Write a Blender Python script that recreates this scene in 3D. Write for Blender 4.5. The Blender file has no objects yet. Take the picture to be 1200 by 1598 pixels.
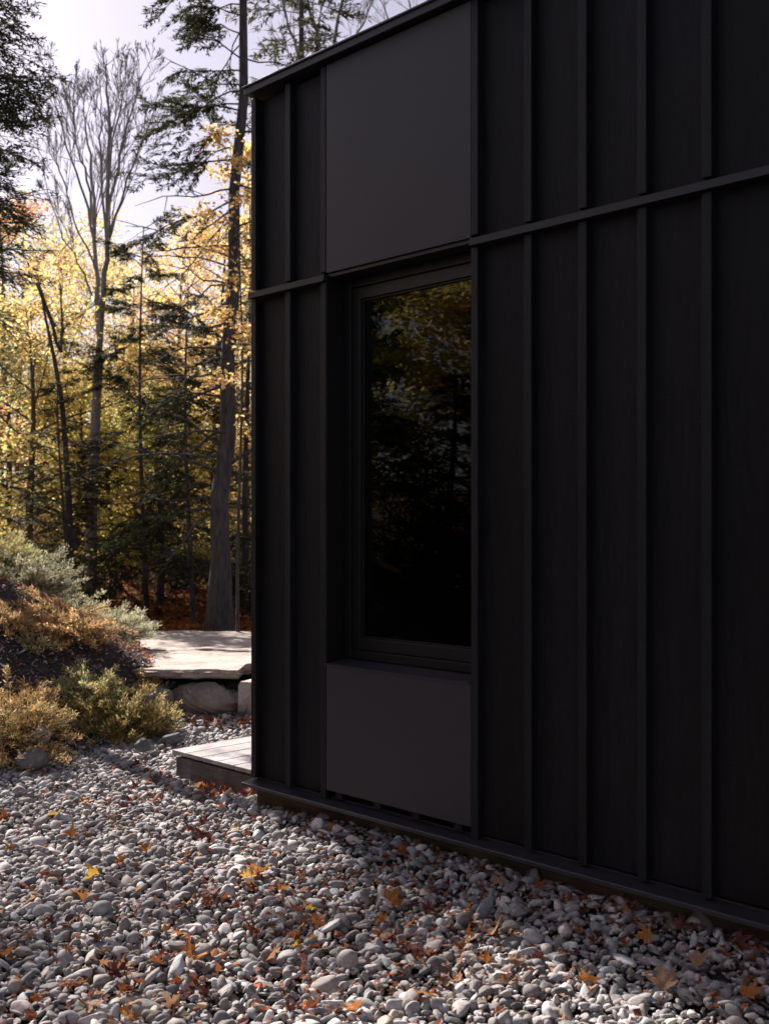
import bpy, bmesh, math, random
import numpy as np
from mathutils import Vector, Matrix
R = math.radians
S = bpy.context.scene
COL = S.collection

# ------------------------------------------------------------------ camera, sky, sun, exposure
cam_d = bpy.data.cameras.new("camera")
cam = bpy.data.objects.new("camera", cam_d); COL.objects.link(cam)
cam.location = (0, 0, 1.65); cam.rotation_euler = (R(90), 0, 0)
cam_d.sensor_fit = 'HORIZONTAL'; cam_d.sensor_width = 36.0
cam_d.lens = 51.09
cam_d.shift_y = 0.0175
cam_d.clip_start = 0.05; cam_d.clip_end = 2000
cam_d.dof.use_dof = True; cam_d.dof.focus_distance = 5.0; cam_d.dof.aperture_fstop = 5.6
S.camera = cam

SUN_AZ = math.atan2(-0.606, 0.795)     # to the left of straight ahead
SUN_EL = R(34)
w = bpy.data.worlds.new("World"); S.world = w; w.use_nodes = True
nt = w.node_tree; bg = nt.nodes['Background']
sky = nt.nodes.new('ShaderNodeTexSky'); sky.sky_type = 'NISHITA'; sky.sun_disc = False
sky.sun_elevation = SUN_EL; sky.sun_rotation = SUN_AZ
sky.air_density = 1.0; sky.dust_density = 1.4; sky.ozone_density = 1.0
hs = nt.nodes.new('ShaderNodeHueSaturation'); hs.inputs['Saturation'].default_value = 0.34
tint = nt.nodes.new('ShaderNodeMix'); tint.data_type = 'RGBA'; tint.blend_type = 'MULTIPLY'
tint.inputs[0].default_value = 1.0; tint.inputs[7].default_value = (.97, 0.90, 1.04, 1)
nt.links.new(sky.outputs[0], hs.inputs['Color']); nt.links.new(hs.outputs[0], tint.inputs[6])
nt.links.new(tint.outputs[2], bg.inputs['Color']); bg.inputs['Strength'].default_value = 0.047

sl = bpy.data.lights.new("sun", 'SUN'); sl.energy = 4.9; sl.angle = R(0.53); sl.color = (1.0, 0.92, 0.85)
so = bpy.data.objects.new("sun", sl); COL.objects.link(so)
to_sun = Vector((-0.606 * math.cos(SUN_EL), 0.795 * math.cos(SUN_EL), math.sin(SUN_EL)))
so.rotation_euler = to_sun.to_track_quat('Z', 'Y').to_euler(); so.location = (-8, 10, 12)

S.view_settings.view_transform = 'Standard'; S.view_settings.look = 'None'
S.view_settings.exposure = 1.3; S.view_settings.gamma = 1.0
S.render.engine = 'CYCLES'
S.cycles.use_denoising = True
S.cycles.max_bounces = 7; S.cycles.diffuse_bounces = 5; S.cycles.glossy_bounces = 3
S.cycles.transmission_bounces = 4; S.cycles.transparent_max_bounces = 6
S.cycles.caustics_reflective = False; S.cycles.caustics_refractive = False

# ------------------------------------------------------------------ helpers
rng = np.random.default_rng(7)
random.seed(7)

def tag(o, label=None, cat=None, group=None, kind=None):
    if label: o['label'] = label
    if cat: o['category'] = cat
    if group: o['group'] = group
    if kind: o['kind'] = kind
    return o

def empty(name, loc=(0, 0, 0), rz=0.0):
    o = bpy.data.objects.new(name, None); COL.objects.link(o)
    o.location = loc; o.rotation_euler = (0, 0, rz); o.empty_display_size = .2
    return o

def link(name, me, m=None, parent=None):
    o = bpy.data.objects.new(name, me); COL.objects.link(o)
    if m is not None: me.materials.append(m)
    if parent is not None: o.parent = parent
    return o

def np_mesh(name, V, Fc, colors=None, smooth=True):
    """V (n,3); Fc (m,k) with a uniform k; colors (n,3)"""
    me = bpy.data.meshes.new(name)
    V = np.asarray(V, dtype=np.float32); Fc = np.asarray(Fc, dtype=np.int32)
    n, (m, k) = len(V), Fc.shape
    me.vertices.add(n); me.vertices.foreach_set('co', V.ravel())
    me.loops.add(m * k); me.loops.foreach_set('vertex_index', Fc.ravel())
    me.polygons.add(m)
    me.polygons.foreach_set('loop_start', np.arange(0, m * k, k, dtype=np.int32))
    me.polygons.foreach_set('loop_total', np.full(m, k, dtype=np.int32))
    me.polygons.foreach_set('use_smooth', np.full(m, smooth, dtype=bool))
    if colors is not None:
        a = me.color_attributes.new('Col', 'FLOAT_COLOR', 'POINT')
        c = np.ones((n, 4), dtype=np.float32); c[:, :3] = colors
        a.data.foreach_set('color', c.ravel())
    me.update(calc_edges=True); me.validate()
    return me

def wave(x, y, s=1.0, seed=0):
    x = np.asarray(x, float) * s; y = np.asarray(y, float) * s
    return (np.sin(x * 1.3 + y * .7 + seed) + np.sin(-x * .9 + y * 1.7 + 2.1 * seed + 1) +
            .6 * np.sin(x * 2.9 + y * 2.1 + seed * 3) + .5 * np.sin(x * 3.7 - y * 4.3 + seed)) / 3.1

# ------------------------------------------------------------------ materials
def mat(name):
    m = bpy.data.materials.new(name); m.use_nodes = True
    return m, m.node_tree, m.node_tree.nodes['Principled BSDF']

def coords(nt, scale=(1, 1, 1), src='Object'):
    tc = nt.nodes.new('ShaderNodeTexCoord'); mp = nt.nodes.new('ShaderNodeMapping')
    mp.inputs['Scale'].default_value = scale
    nt.links.new(tc.outputs[src], mp.inputs['Vector']); return mp

def noise(nt, vec, scale, detail=6, rough=.6):
    n = nt.nodes.new('ShaderNodeTexNoise'); n.inputs['Scale'].default_value = scale
    n.inputs['Detail'].default_value = detail; n.inputs['Roughness'].default_value = rough
    nt.links.new(vec.outputs[0], n.inputs['Vector']); return n

def ramp(nt, fac, stops):
    r = nt.nodes.new('ShaderNodeValToRGB'); e = r.color_ramp.elements
    e[0].position, e[0].color = stops[0][0], (*stops[0][1], 1)
    e[1].position, e[1].color = stops[-1][0], (*stops[-1][1], 1)
    for p, c in stops[1:-1]:
        q = e.new(p); q.color = (*c, 1)
    nt.links.new(fac, r.inputs[0]); return r

def bump(nt, h, bsdf, strength, dist=.01, prev=None):
    b = nt.nodes.new('ShaderNodeBump'); b.inputs['Strength'].default_value = strength
    b.inputs['Distance'].default_value = dist
    nt.links.new(h, b.inputs['Height'])
    if prev: nt.links.new(prev.outputs[0], b.inputs['Normal'])
    nt.links.new(b.outputs[0], bsdf.inputs['Normal']); return b

def wood_mat(name, c0, c1, rough=.62, grain=(6, 6, .5), saw=1.0, spec=.35):
    m, nt, b = mat(name)
    mp = coords(nt, grain); n = noise(nt, mp, 8, 8, .65)
    r = ramp(nt, n.outputs[0], [(.3, c0), (.72, c1)])
    mk = coords(nt, (3.0, 3.0, 1.2)); kn = noise(nt, mk, 6.5, 2, .4)         # sparse knots
    kr = ramp(nt, kn.outputs[0], [(.245, (.3, .3, .3)), (.285, (1, 1, 1))])
    mx = nt.nodes.new('ShaderNodeMix'); mx.data_type = 'RGBA'; mx.blend_type = 'MULTIPLY'; mx.inputs[0].default_value = 1
    nt.links.new(r.outputs[0], mx.inputs[6]); nt.links.new(kr.outputs[0], mx.inputs[7])
    mt = coords(nt, (3.4, .01, .01)); tn = noise(nt, mt, 1.0, 1, .5); tr_ = ramp(nt, tn.outputs[0], [(.35, (.72,) * 3), (.65, (1.3,) * 3)])
    mz = coords(nt, (7, 7, .9)); dn = noise(nt, mz, 1.2, 7, .7); dr = ramp(nt, dn.outputs[0], [(.35, (.75,) * 3), (.7, (1.35,) * 3)])
    m2 = nt.nodes.new('ShaderNodeMix'); m2.data_type = 'RGBA'; m2.blend_type = 'MULTIPLY'; m2.inputs[0].default_value = 1
    m3 = nt.nodes.new('ShaderNodeMix'); m3.data_type = 'RGBA'; m3.blend_type = 'MULTIPLY'; m3.inputs[0].default_value = 1
    nt.links.new(mx.outputs[2], m2.inputs[6]); nt.links.new(tr_.outputs[0], m2.inputs[7]); nt.links.new(m2.outputs[2], m3.inputs[6]); nt.links.new(dr.outputs[0], m3.inputs[7])
    nt.links.new(m3.outputs[2], b.inputs['Base Color'])
    b.inputs['Roughness'].default_value = rough; b.inputs['Specular IOR Level'].default_value = spec
    p1 = bump(nt, n.outputs[0], b, .6, .005)
    ms = coords(nt, (5, 5, 60)); ns = noise(nt, ms, 3, 3, .6)                  # saw marks across the grain
    p2 = bump(nt, ns.outputs[0], b, .3 * saw, .0035, p1)
    bump(nt, kr.outputs[0], b, .4, .002, p2)
    return m

M = {}
M['board'] = wood_mat('black_stained_board', (.0021, .0021, .0028), (.0090, .0089, .0116), .55, spec=.22)
M['batten'] = wood_mat('black_stained_batten', (.0044, .0043, .0058), (.0105, .0103, .0135), .52, saw=1.5, spec=.28)

def plain(name, col, rough, spec=.5, nscale=60, namp=.25, bstr=.15, metal=0.0, bdist=.002):
    m, nt, b = mat(name)
    mp = coords(nt); n = noise(nt, mp, nscale, 5, .7)
    lo = tuple(c * (1 - namp) for c in col); hi = tuple(c * (1 + namp) for c in col)
    r = ramp(nt, n.outputs[0], [(.3, lo), (.7, hi)])
    nt.links.new(r.outputs[0], b.inputs['Base Color'])
    b.inputs['Roughness'].default_value = rough; b.inputs['Specular IOR Level'].default_value = spec
    b.inputs['Metallic'].default_value = metal
    bump(nt, n.outputs[0], b, bstr, bdist); return m
M['panel'] = plain('matt_charcoal_panel', (.0290, .0268, .0345), .50, .45, 140, .12, .12)
M['metal'] = plain('black_coated_metal', (.0095, .009, .012), .45, .5, 20, .15, .05)
M['flash'] = plain('dark_coated_flashing', (.026, .024, .031), .42, .5, 9, .15, .06)
M['frame'] = plain('black_window_frame', (.0055, .0055, .0065), .40, .5, 30, .1, .03)
M['inside'] = plain('dim_interior_lining', (.05, .045, .04), .8, .3, 3, .1, .05)
M['beam'] = wood_mat('treated_brown_timber', (.035, .022, .012), (.085, .055, .030), .8, (.6, 6, 6), .4)
M['rim'] = wood_mat('aged_brown_deck_skirt', (.085, .070, .068), (.15, .125, .12), .78, (1.2, 8, 8), .3)
M['deck'] = wood_mat('weathered_pale_deck_board', (.27, .245, .245), (.42, .38, .38), .75, (9, .6, 9), .15)

def glass_mat():
    m = bpy.data.materials.new('window_glass'); m.use_nodes = True; nt = m.node_tree
    for n in list(nt.nodes): nt.nodes.remove(n)
    out = nt.nodes.new('ShaderNodeOutputMaterial'); mix = nt.nodes.new('ShaderNodeMixShader')
    fr = nt.nodes.new('ShaderNodeFresnel'); fr.inputs['IOR'].default_value = 1.31
    tr = nt.nodes.new('ShaderNodeBsdfTransparent'); tr.inputs[0].default_value = (.55, .57, .56, 1)
    gl = nt.nodes.new('ShaderNodeBsdfGlossy'); gl.inputs['Roughness'].default_value = .0
    gl.inputs['Color'].default_value = (.95, .95, .93, 1)
    nt.links.new(fr.outputs[0], mix.inputs[0]); nt.links.new(tr.outputs[0], mix.inputs[1])
    nt.links.new(gl.outputs[0], mix.inputs[2]); nt.links.new(mix.outputs[0], out.inputs[0])
    mp = coords(nt); n = noise(nt, mp, 1.3, 2, .5)
    bp = nt.nodes.new('ShaderNodeBump'); bp.inputs['Strength'].default_value = .05; bp.inputs['Distance'].default_value = .02
    nt.links.new(n.outputs[0], bp.inputs['Height']); nt.links.new(bp.outputs[0], gl.inputs['Normal'])
    return m
M['glass'] = glass_mat()

def leaf_mat(name, trans=.5, rough=.55, gloss=.25):
    m = bpy.data.materials.new(name); m.use_nodes = True; nt = m.node_tree; b = nt.nodes['Principled BSDF']
    at = nt.nodes.new('ShaderNodeAttribute'); at.attribute_name = 'Col'
    nt.links.new(at.outputs[0], b.inputs['Base Color'])
    b.inputs['Roughness'].default_value = rough; b.inputs['Specular IOR Level'].default_value = gloss
    t = nt.nodes.new('ShaderNodeBsdfTranslucent'); nt.links.new(at.outputs[0], t.inputs[0])
    mix = nt.nodes.new('ShaderNodeMixShader'); mix.inputs[0].default_value = trans
    nt.links.new(b.outputs[0], mix.inputs[1]); nt.links.new(t.outputs[0], mix.inputs[2])
    nt.links.new(mix.outputs[0], nt.nodes['Material Output'].inputs[0])
    return m
M['leaf'] = leaf_mat('autumn_foliage', .55)
M['needle'] = leaf_mat('evergreen_needles', .3, .75, .12)
M['shrub'] = leaf_mat('juniper_needles', .35, .6, .2)

def bark(name, c0, c1, sc=(9, 9, 1.6)):
    m, nt, b = mat(name)
    mp = coords(nt, sc); n = noise(nt, mp, 3.0, 7, .7)
    r = ramp(nt, n.outputs[0], [(.32, c0), (.68, c1)]); nt.links.new(r.outputs[0], b.inputs['Base Color'])
    b.inputs['Roughness'].default_value = .9; b.inputs['Specular IOR Level'].default_value = .15
    bump(nt, n.outputs[0], b, .9, .04); return m
M['bark'] = bark('grey_brown_bark', (.05, .045, .044), (.16, .145, .145))
M['bark_veiled'] = bark('veil_paled_bark', (.20, .19, .20), (.38, .36, .38))  # bark colour lightened to imitate lens veil over stems against the sky

def attr_mat(name, rough=.7, spec=.35, nscale=40, namp=.35, bstr=.3, bdist=.003):
    m, nt, b = mat(name)
    at = nt.nodes.new('ShaderNodeAttribute'); at.attribute_name = 'Col'
    mp = coords(nt); n = noise(nt, mp, nscale, 6, .7)
    r = ramp(nt, n.outputs[0], [(.3, (1 - namp,) * 3), (.7, (1 + namp * .5,) * 3)])
    mx = nt.nodes.new('ShaderNodeMix'); mx.data_type = 'RGBA'; mx.blend_type = 'MULTIPLY'; mx.inputs[0].default_value = 1
    nt.links.new(at.outputs[0], mx.inputs[6]); nt.links.new(r.outputs[0], mx.inputs[7])
    nt.links.new(mx.outputs[2], b.inputs['Base Color'])
    b.inputs['Roughness'].default_value = rough; b.inputs['Specular IOR Level'].default_value = spec
    bump(nt, n.outputs[0], b, bstr, bdist); return m
M['pebble'] = attr_mat('river_pebble', .74, .22, 55, .38, .6, .003)
M['chips'] = attr_mat('mulch_chip', .85, .2, 60, .4, .4, .002)
M['ground'] = attr_mat('soil', .95, .1, 25, .5, 1.0, .02)

def stone_mat(name, c0, c1, c2):
    m, nt, b = mat(name)
    mp = coords(nt); n = noise(nt, mp, 2.6, 10, .68); n2 = noise(nt, mp, 30, 6, .7)
    r = ramp(nt, n.outputs[0], [(.28, c0), (.5, c1), (.72, c2)])
    r2 = ramp(nt, n2.outputs[0], [(.3, (.72,) * 3), (.7, (1.15,) * 3)])
    mx = nt.nodes.new('ShaderNodeMix'); mx.data_type = 'RGBA'; mx.blend_type = 'MULTIPLY'; mx.inputs[0].default_value = 1
    nt.links.new(r.outputs[0], mx.inputs[6]); nt.links.new(r2.outputs[0], mx.inputs[7])
    nt.links.new(mx.outputs[2], b.inputs['Base Color'])
    b.inputs['Roughness'].default_value = .88; b.inputs['Specular IOR Level'].default_value = .2
    p = bump(nt, n.outputs[0], b, .5, .05); bump(nt, n2.outputs[0], b, .6, .008, p); return m
M['slab'] = stone_mat('pale_flagstone', (.36, .30, .26), (.50, .43, .38), (.60, .52, .47))
M['rock'] = stone_mat('rust_stained_rock', (.16, .11, .075), (.27, .23, .20), (.42, .38, .35))
M['rock_grey'] = stone_mat('grey_fieldstone', (.11, .105, .105), (.19, .18, .175), (.29, .27, .26))

M['rock_dark'] = stone_mat('dark_blue_grey_cobble', (.09, .095, .10), (.14, .145, .15), (.21, .21, .215))
# ------------------------------------------------------------------ box builder with small bevels
class BX:
    def __init__(self): self.bm = bmesh.new()
    def box(self, x0, x1, y0, y1, z0, z1, bev=.002):
        t = bmesh.new(); r = bmesh.ops.create_cube(t, size=1)
        for v in t.verts:
            v.co = Vector(((x0 + x1) / 2 + v.co.x * (x1 - x0), (y0 + y1) / 2 + v.co.y * (y1 - y0), (z0 + z1) / 2 + v.co.z * (z1 - z0)))
        if bev: bmesh.ops.bevel(t, geom=t.edges[:], offset=bev, segments=2, affect='EDGES', profile=.5)
        me = bpy.data.meshes.new('t'); t.to_mesh(me); self.bm.from_mesh(me); bpy.data.meshes.remove(me); t.free()
        return self
    def prism(self, prof, x0, x1):
        """profile of (y,z) points, counter-clockwise seen from +x, swept along x"""
        a = [self.bm.verts.new((x0, y, z)) for y, z in prof]; b = [self.bm.verts.new((x1, y, z)) for y, z in prof]
        n = len(prof)
        for i in range(n): self.bm.faces.new((a[i], b[i], b[(i + 1) % n], a[(i + 1) % n]))
        self.bm.faces.new(a[::-1]); self.bm.faces.new(b)
        bmesh.ops.recalc_face_normals(self.bm, faces=self.bm.faces[:])
        return self
    def build(self, name, m, parent=None, smooth=False):
        me = bpy.data.meshes.new(name); self.bm.to_mesh(me); self.bm.free()
        return link(name, me, m, parent)

# ------------------------------------------------------------------ THE CABIN (local x along the wall, -y outward)
P0 = (-0.7585, 6.3); WA = math.atan2(-.710, .704)
U = np.array([.704, -.710]); N = np.array([-.710, -.704])
def wall_sp(x, y):
    dx = np.asarray(x) - P0[0]; dy = np.asarray(y) - P0[1]
    return dx * U[0] + dy * U[1], dx * N[0] + dy * N[1]
def from_sp(s, p):
    return P0[0] + s * U[0] + p * N[0], P0[1] + s * U[1] + p * N[1]

cab = empty('cabin', (P0[0], P0[1], 0), WA)
tag(cab, 'black cabin of stained boards and battens with one tall dark window', 'cabin')
X0, X1, YB = .03, 9.3, 6.2
ZB, ZBAND0, ZBAND1, ZT = .212, 2.945, 2.985, 4.10
bat = [(.034, .075), (.335, .378), (.634, .676), (1.689, 1.729), (1.998, 2.038), (2.289, 2.331), (2.578, 2.619), (2.866, 2.908)]
x = 3.19
while x < X1 - .1: bat.append((x, x + .042)); x += .289 + random.uniform(-.006, .006)
W0, W1 = .676, 1.689        # window bay
WZ0, WZ1 = .915, 2.985
sid = BX()
edges = [X0] + [(a + b) / 2 for a, b in bat[1:]] + [X1]
for i in range(len(edges) - 1):
    a, b = edges[i], edges[i + 1]
    if a > W0 - .05 and b < W1 + .05: continue
    o = random.uniform(-.0025, .0025)
    sid.box(a + .001, b - .001, o, .12, ZB, 2.9985, .0015)
    sid.box(a + .001, b - .001, -o, .12, 3.000, ZT - .02, .0015)
sid.box(W0 - .02, W1 + .02, .03, .12, ZB + .02, WZ0 - .03, 0)   # backing behind the lower panel
sid.box(W0 - .02, W1 + .02, .03, .12, WZ1 + .04, ZT - .03, 0)
sid.build('wall_siding', M['board'], cab)
b = BX(); b.box(X0 + .02, X1 - .02, .121, .16, .1, ZT - .03, 0)   # replaced below by pieces round the opening
b.bm.free()
b = BX()
b.box(X0 + .02, W0 - .02, .122, .17, .10, ZT - .04, 0); b.box(W1 + .02, X1 - .02, .122, .17, .10, ZT - .04, 0)
b.box(W0 - .019, W1 + .019, .122, .17, .10, WZ0 - .04, 0); b.box(W0 - .019, W1 + .019, .122, .17, WZ1 + .04, ZT - .04, 0)
b.build('inner_wall', M['inside'], cab)
for i, (a, c) in enumerate(bat):
    pr = -.040 + random.uniform(-.002, .002)
    BX().box(a, c, pr, .003 if i else .02, ZB - .004 if i not in (2, 3) else ZB - .02, ZBAND0 - .002, .0025).build('batten', M['batten'], cab)
    BX().box(a, c, pr, .003 if i else .02, 2.998, ZT - .008, .0025).build('batten', M['batten'], cab)
# horizontal drip band on both sides of the window bay, wrapping past the corner
for a, c in ((X0 - .008, W0 - .001), (W1 + .001, X1)):
    BX().prism([(-.062, 2.947), (-.062, 2.951), (-.054, 2.951), (-.054, 2.982), (.004, 2.992), (.004, 2.947)], a, c).build('drip_band', M['metal'], cab)
# panels in the window bay, flush with the battens
BX().box(W0 + .003, W1 - .002, -.040, -.028, WZ1 + .005, ZT - .006, .0015).build('upper_panel', M['panel'], cab)
BX().box(W0 + .003, W1 - .002, -.040, -.028, .246, WZ0 - .004, .0015).build('lower_panel', M['panel'], cab)
b = BX()                                                    # battens that carry the lower panel, seen in the gap
for q in (W0 + .06, W0 + .35, W0 + .62, W1 - .12): b.box(q, q + .05, -.027, .03, ZB - .003, .85, .001)
b.build('panel_spacer', M['batten'], cab)
# window: reveal lining, sill, frame, sash, glass
win = empty('window', (0, 0, 0)); win.parent = cab
b = BX(); RY = .115
b.box(W0 - .018, W0 + .002, -.036, RY, WZ0 + .002, WZ1 - .001, .001)
b.box(W1 - .002, W1 + .018, .004, RY, WZ0 + .002, WZ1 - .001, .001)
b.box(W0 + .003, W1 - .003, -.026, RY, WZ1 - .016, WZ1 + .003, .001)
b.build('reveal', M['frame'], win)
BX().prism([(-.046, WZ0 - .006), (-.046, WZ0 + .002), (-.043, WZ0 + .003), (RY, WZ0 + .022), (RY, WZ0 - .03), (-.026, WZ0 - .03), (-.026, WZ0 - .003), (-.043, WZ0 - .006)], W0 + .003, W1 - .003).build('sill', M['flash'], win)
def ring(b, x0, x1, z0, z1, wd, y0, y1, bev=.002):
    b.box(x0, x0 + wd, y0, y1, z0, z1, bev); b.box(x1 - wd, x1, y0, y1, z0, z1, bev)
    b.box(x0 + wd, x1 - wd, y0 + .0007, y1, z0, z0 + wd, bev); b.box(x0 + wd, x1 - wd, y0 + .0007, y1, z1 - wd, z1, bev)
b = BX(); ring(b, W0 + .004, W1 - .004, WZ0 + .024, WZ1 - .018, .045, .092, .16); b.build('outer_frame', M['frame'], win)
b = BX(); ring(b, W0 + .052, W1 - .052, WZ0 + .072, WZ1 - .066, .062, .104, .16); b.build('sash', M['frame'], win)
b = BX(); ring(b, W0 + .112, W1 - .112, WZ0 + .132, WZ1 - .126, .012, .118, .15, .001); b.build('glazing_bead', M['frame'], win)
b = BX(); b.box(W0 + .118, W1 - .118, .128, .136, WZ0 + .138, WZ1 - .132, 0); b.build('pane', M['glass'], win)
# roof edge
BX().box(X0 - .006, X1 + .05, -.085, YB + .05, ZT + .004, ZT + .042, .003).build('fascia', M['metal'], cab)
BX().box(X0 - .014, X1 + .06, -.095, YB + .06, ZT + .0422, ZT + .0530, .002).build('roof_cap', M['flash'], cab)
# base flashing
BX().prism([(-.100, .168), (-.100, .184), (-.097, .187), (.0, .198), (.0, .205), (.02, .205), (.02, .17), (-.092, .1712)], X0 - .008, X1).build('base_flashing', M['flash'], cab)
BX().box(X0 + .0, X1 - .02, .004, .11, -.22, .167, .004).build('foundation_beam', M['beam'], cab)
# end wall, back wall, far wall, floor, ceiling
b = BX(); y = .02; k = 0
while y < YB - .1:
    y2 = min(y + .29, YB); b.box(X0 + (.0015 if k % 2 else 0), .15, y + .101 if k == 0 else y + .001, y2 - .001, ZB, ZT - .02, .0015); y = y2; k += 1
b.build('end_siding', M['board'], cab)
for i in range(1, 21): BX().box(X0 - .020, X0 + .004, i * .29, i * .29 + .042, ZB, ZT - .008, .002).build('batten', M['batten'], cab)
b = BX(); b.box(X0, X1, YB, YB + .12, ZB, ZT - .02, .002); b.box(X1 - .12, X1, .125, YB - .002, ZB, ZT - .021, .002); b.build('back_siding', M['board'], cab)
b = BX(); b.box(X0 + .12, X1 - .13, .175, YB - .01, .12, .20, 0); b.build('inner_floor', M['inside'], cab)

# ------------------------------------------------------------------ deck behind the corner
deck = empty('wooden_deck', (P0[0], P0[1], 0), WA)
tag(deck, 'low deck of pale weathered boards running behind the cabin corner', 'deck')
xx = -1.22
while xx < X0 - .12:
    x2 = min(xx + .172, X0 - .032)
    BX().box(xx + .005, x2 - .005, .262 + random.uniform(-.002, .002), 3.3, .112, .140, .003).build('deck_board', M['deck'], deck)
    xx += .172
BX().box(-1.205, X0 - .035, .285, .323, -.16, .092, .003).build('front_skirt', M['rim'], deck)
BX().box(-1.205, -1.165, .325, 3.29, -.16, .092, .003).build('side_skirt', M['rim'], deck)
BX().box(-1.16, X0 - .035, .326, .36, .0, .111, 0).build('joist', M['rim'], deck)

# ------------------------------------------------------------------ terrain
toe = np.array([(-7.5, 3.8), (-4.6, 5.9), (-2.95, 7.35), (-2.35, 8.15), (-1.80, 9.2), (-1.95, 9.9), (-2.15, 10.9), (-2.75, 12.6), (-4.2, 15.0), (-8, 19.0)])
def toe_dist(x, y):
    """signed distance to the toe of the bank, positive up the bank"""
    x = np.asarray(x, float); y = np.asarray(y, float)
    best = np.full(x.shape, 1e9); sg = np.zeros(x.shape)
    for (ax, ay), (bx_, by_) in zip(toe[:-1], toe[1:]):
        dx, dy = bx_ - ax, by_ - ay; L2 = dx * dx + dy * dy
        t = np.clip(((x - ax) * dx + (y - ay) * dy) / L2, 0, 1)
        d = np.hypot(x - ax - t * dx, y - ay - t * dy)
        s = np.where(dx * (y - ay) - dy * (x - ax) > 0, 1.0, -1.0)
        m = d < best; best = np.where(m, d, best); sg = np.where(m, s, sg)
    return best * sg
def sm(a, b, v):
    t = np.clip((np.asarray(v, float) - a) / (b - a), 0, 1); return t * t * (3 - 2 * t)
def ground_z(x, y):
    x = np.asarray(x, float); y = np.asarray(y, float)
    base = .27 * sm(9.45, 9.95, y)
    t = toe_dist(x, y)
    up = np.maximum(t, 0)
    k = 1 - .35 * sm(9.5, 12, y)
    bank = np.where(up < 1.5, .62 * up, .93 + .50 * (1 - np.exp(-(up - 1.5) * 1.1))) * (1 - .22 * sm(9.5, 12, y))
    bank = bank * (1 - sm(13.5, 19, y) * .6) * (1 - sm(3.0, -1.0, y) * .0)
    s, p = wall_sp(x, y)
    mound = .075 * np.exp(-(p / .28) ** 2) * (s > -.3) * (p > -.2)
    far = .02 * np.maximum(y - 21, 0) + 2.2 * sm(30, 55, np.hypot(x, y))
    far = far + .5 * sm(15, 19, y) * sm(3.5, 9, np.abs(x + 1.5))
    far = far - .062 * sm(1.2, -.9, s) * (1 - sm(8.9, 9.5, y))
    lf = .012 * wave(x, y, 1.4, 3) * (1 + 5 * sm(0, 1, up) + 3 * sm(13.5, 16, y))
    return base + bank + mound + far + lf
def gz(x, y): return float(ground_z(np.array([x]), np.array([y]))[0])

def graded(lo, hi, fine0, fine1, step, grow):
    a = list(np.arange(fine0, fine1, step)); s = step; v = fine1
    while v < hi: a.append(v); s *= grow; v += s
    a.append(hi); s = step; v = fine0 - step
    while v > lo: a.insert(0, v); s *= grow; v -= s
    a.insert(0, lo); return np.array(a)
gx = graded(-420, 420, -9, 4.5, .09, 1.13); gy = graded(-420, 420, 1, 19, .09, 1.13)
XX, YY = np.meshgrid(gx, gy); ZZ = ground_z(XX, YY)
td = toe_dist(XX, YY); onbank = sm(-.12, .1, td) * (1 - sm(13.0, 14, YY))
wood = sm(12.8, 13.6, YY) + sm(5, 8, -XX) ; wood = np.clip(wood, 0, 1)
fine = .02 * onbank * wave(XX, YY, 9, 1) + .012 * onbank * wave(XX, YY, 21, 4)
inside_cab = (wall_sp(XX, YY)[1] < -.2) & (wall_sp(XX, YY)[0] > .1)
ZZ = ZZ - .028 + fine; ZZ = np.where(inside_cab & (YY < 13), -.3, ZZ)
cg = np.array([.075, .070, .066]); cm = np.array([.09, .080, .080]); cw = np.array([.085, .045, .022])
C = cg + (cm - cg) * onbank[..., None]; C = C + (cw - C) * (wood[..., None])
nx_, ny_ = len(gx), len(gy); idx = np.arange(nx_ * ny_).reshape(ny_, nx_)
Fq = np.stack([idx[:-1, :-1], idx[:-1, 1:], idx[1:, 1:], idx[1:, :-1]], -1).reshape(-1, 4)
g = link('ground', np_mesh('ground', np.stack([XX, YY, ZZ], -1).reshape(-1, 3), Fq, C.reshape(-1, 3)), M['ground'])
tag(g, kind='structure')

# ------------------------------------------------------------------ pebbles
def ico(sub):
    bm = bmesh.new(); bmesh.ops.create_icosphere(bm, subdivisions=sub, radius=1)
    V = np.array([v.co[:] for v in bm.verts]); Fc = np.array([[v.index for v in f.verts] for f in bm.faces]); bm.free()
    return V, Fc
def lump(V, seed, amp=.16, flat=True):
    r = np.random.default_rng(seed)
    d = np.zeros(len(V))
    for k in range(5):
        a = r.normal(size=3) * r.uniform(.8, 2.4); d += amp / 2.2 * np.sin(V @ a + r.uniform(0, 6))
    W = V * (1 + d)[:, None]
    if flat:                                        # worn facets
        for k in range(r.integers(3, 7)):
            n = r.normal(size=3); n /= np.linalg.norm(n); lim = r.uniform(.5, .85)
            h = W @ n; ov = np.maximum(h - lim, 0); W = W - np.outer(ov * .82, n)
    return W
def rot_mats(n, r, tilt=.5):
    yaw = r.uniform(0, 2 * np.pi, n); a = r.normal(0, tilt, n); b_ = r.normal(0, tilt, n)
    cz, sz = np.cos(yaw), np.sin(yaw); ca, sa = np.cos(a), np.sin(a); cb, sb = np.cos(b_), np.sin(b_)
    Z = np.zeros(n); O = np.ones(n)
    Rz = np.stack([cz, -sz, Z, sz, cz, Z, Z, Z, O], -1).reshape(n, 3, 3)
    Rx = np.stack([O, Z, Z, Z, ca, -sa, Z, sa, ca], -1).reshape(n, 3, 3)
    Ry = np.stack([cb, Z, sb, Z, O, Z, -sb, Z, cb], -1).reshape(n, 3, 3)
    return Rx @ Ry @ Rz
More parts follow.
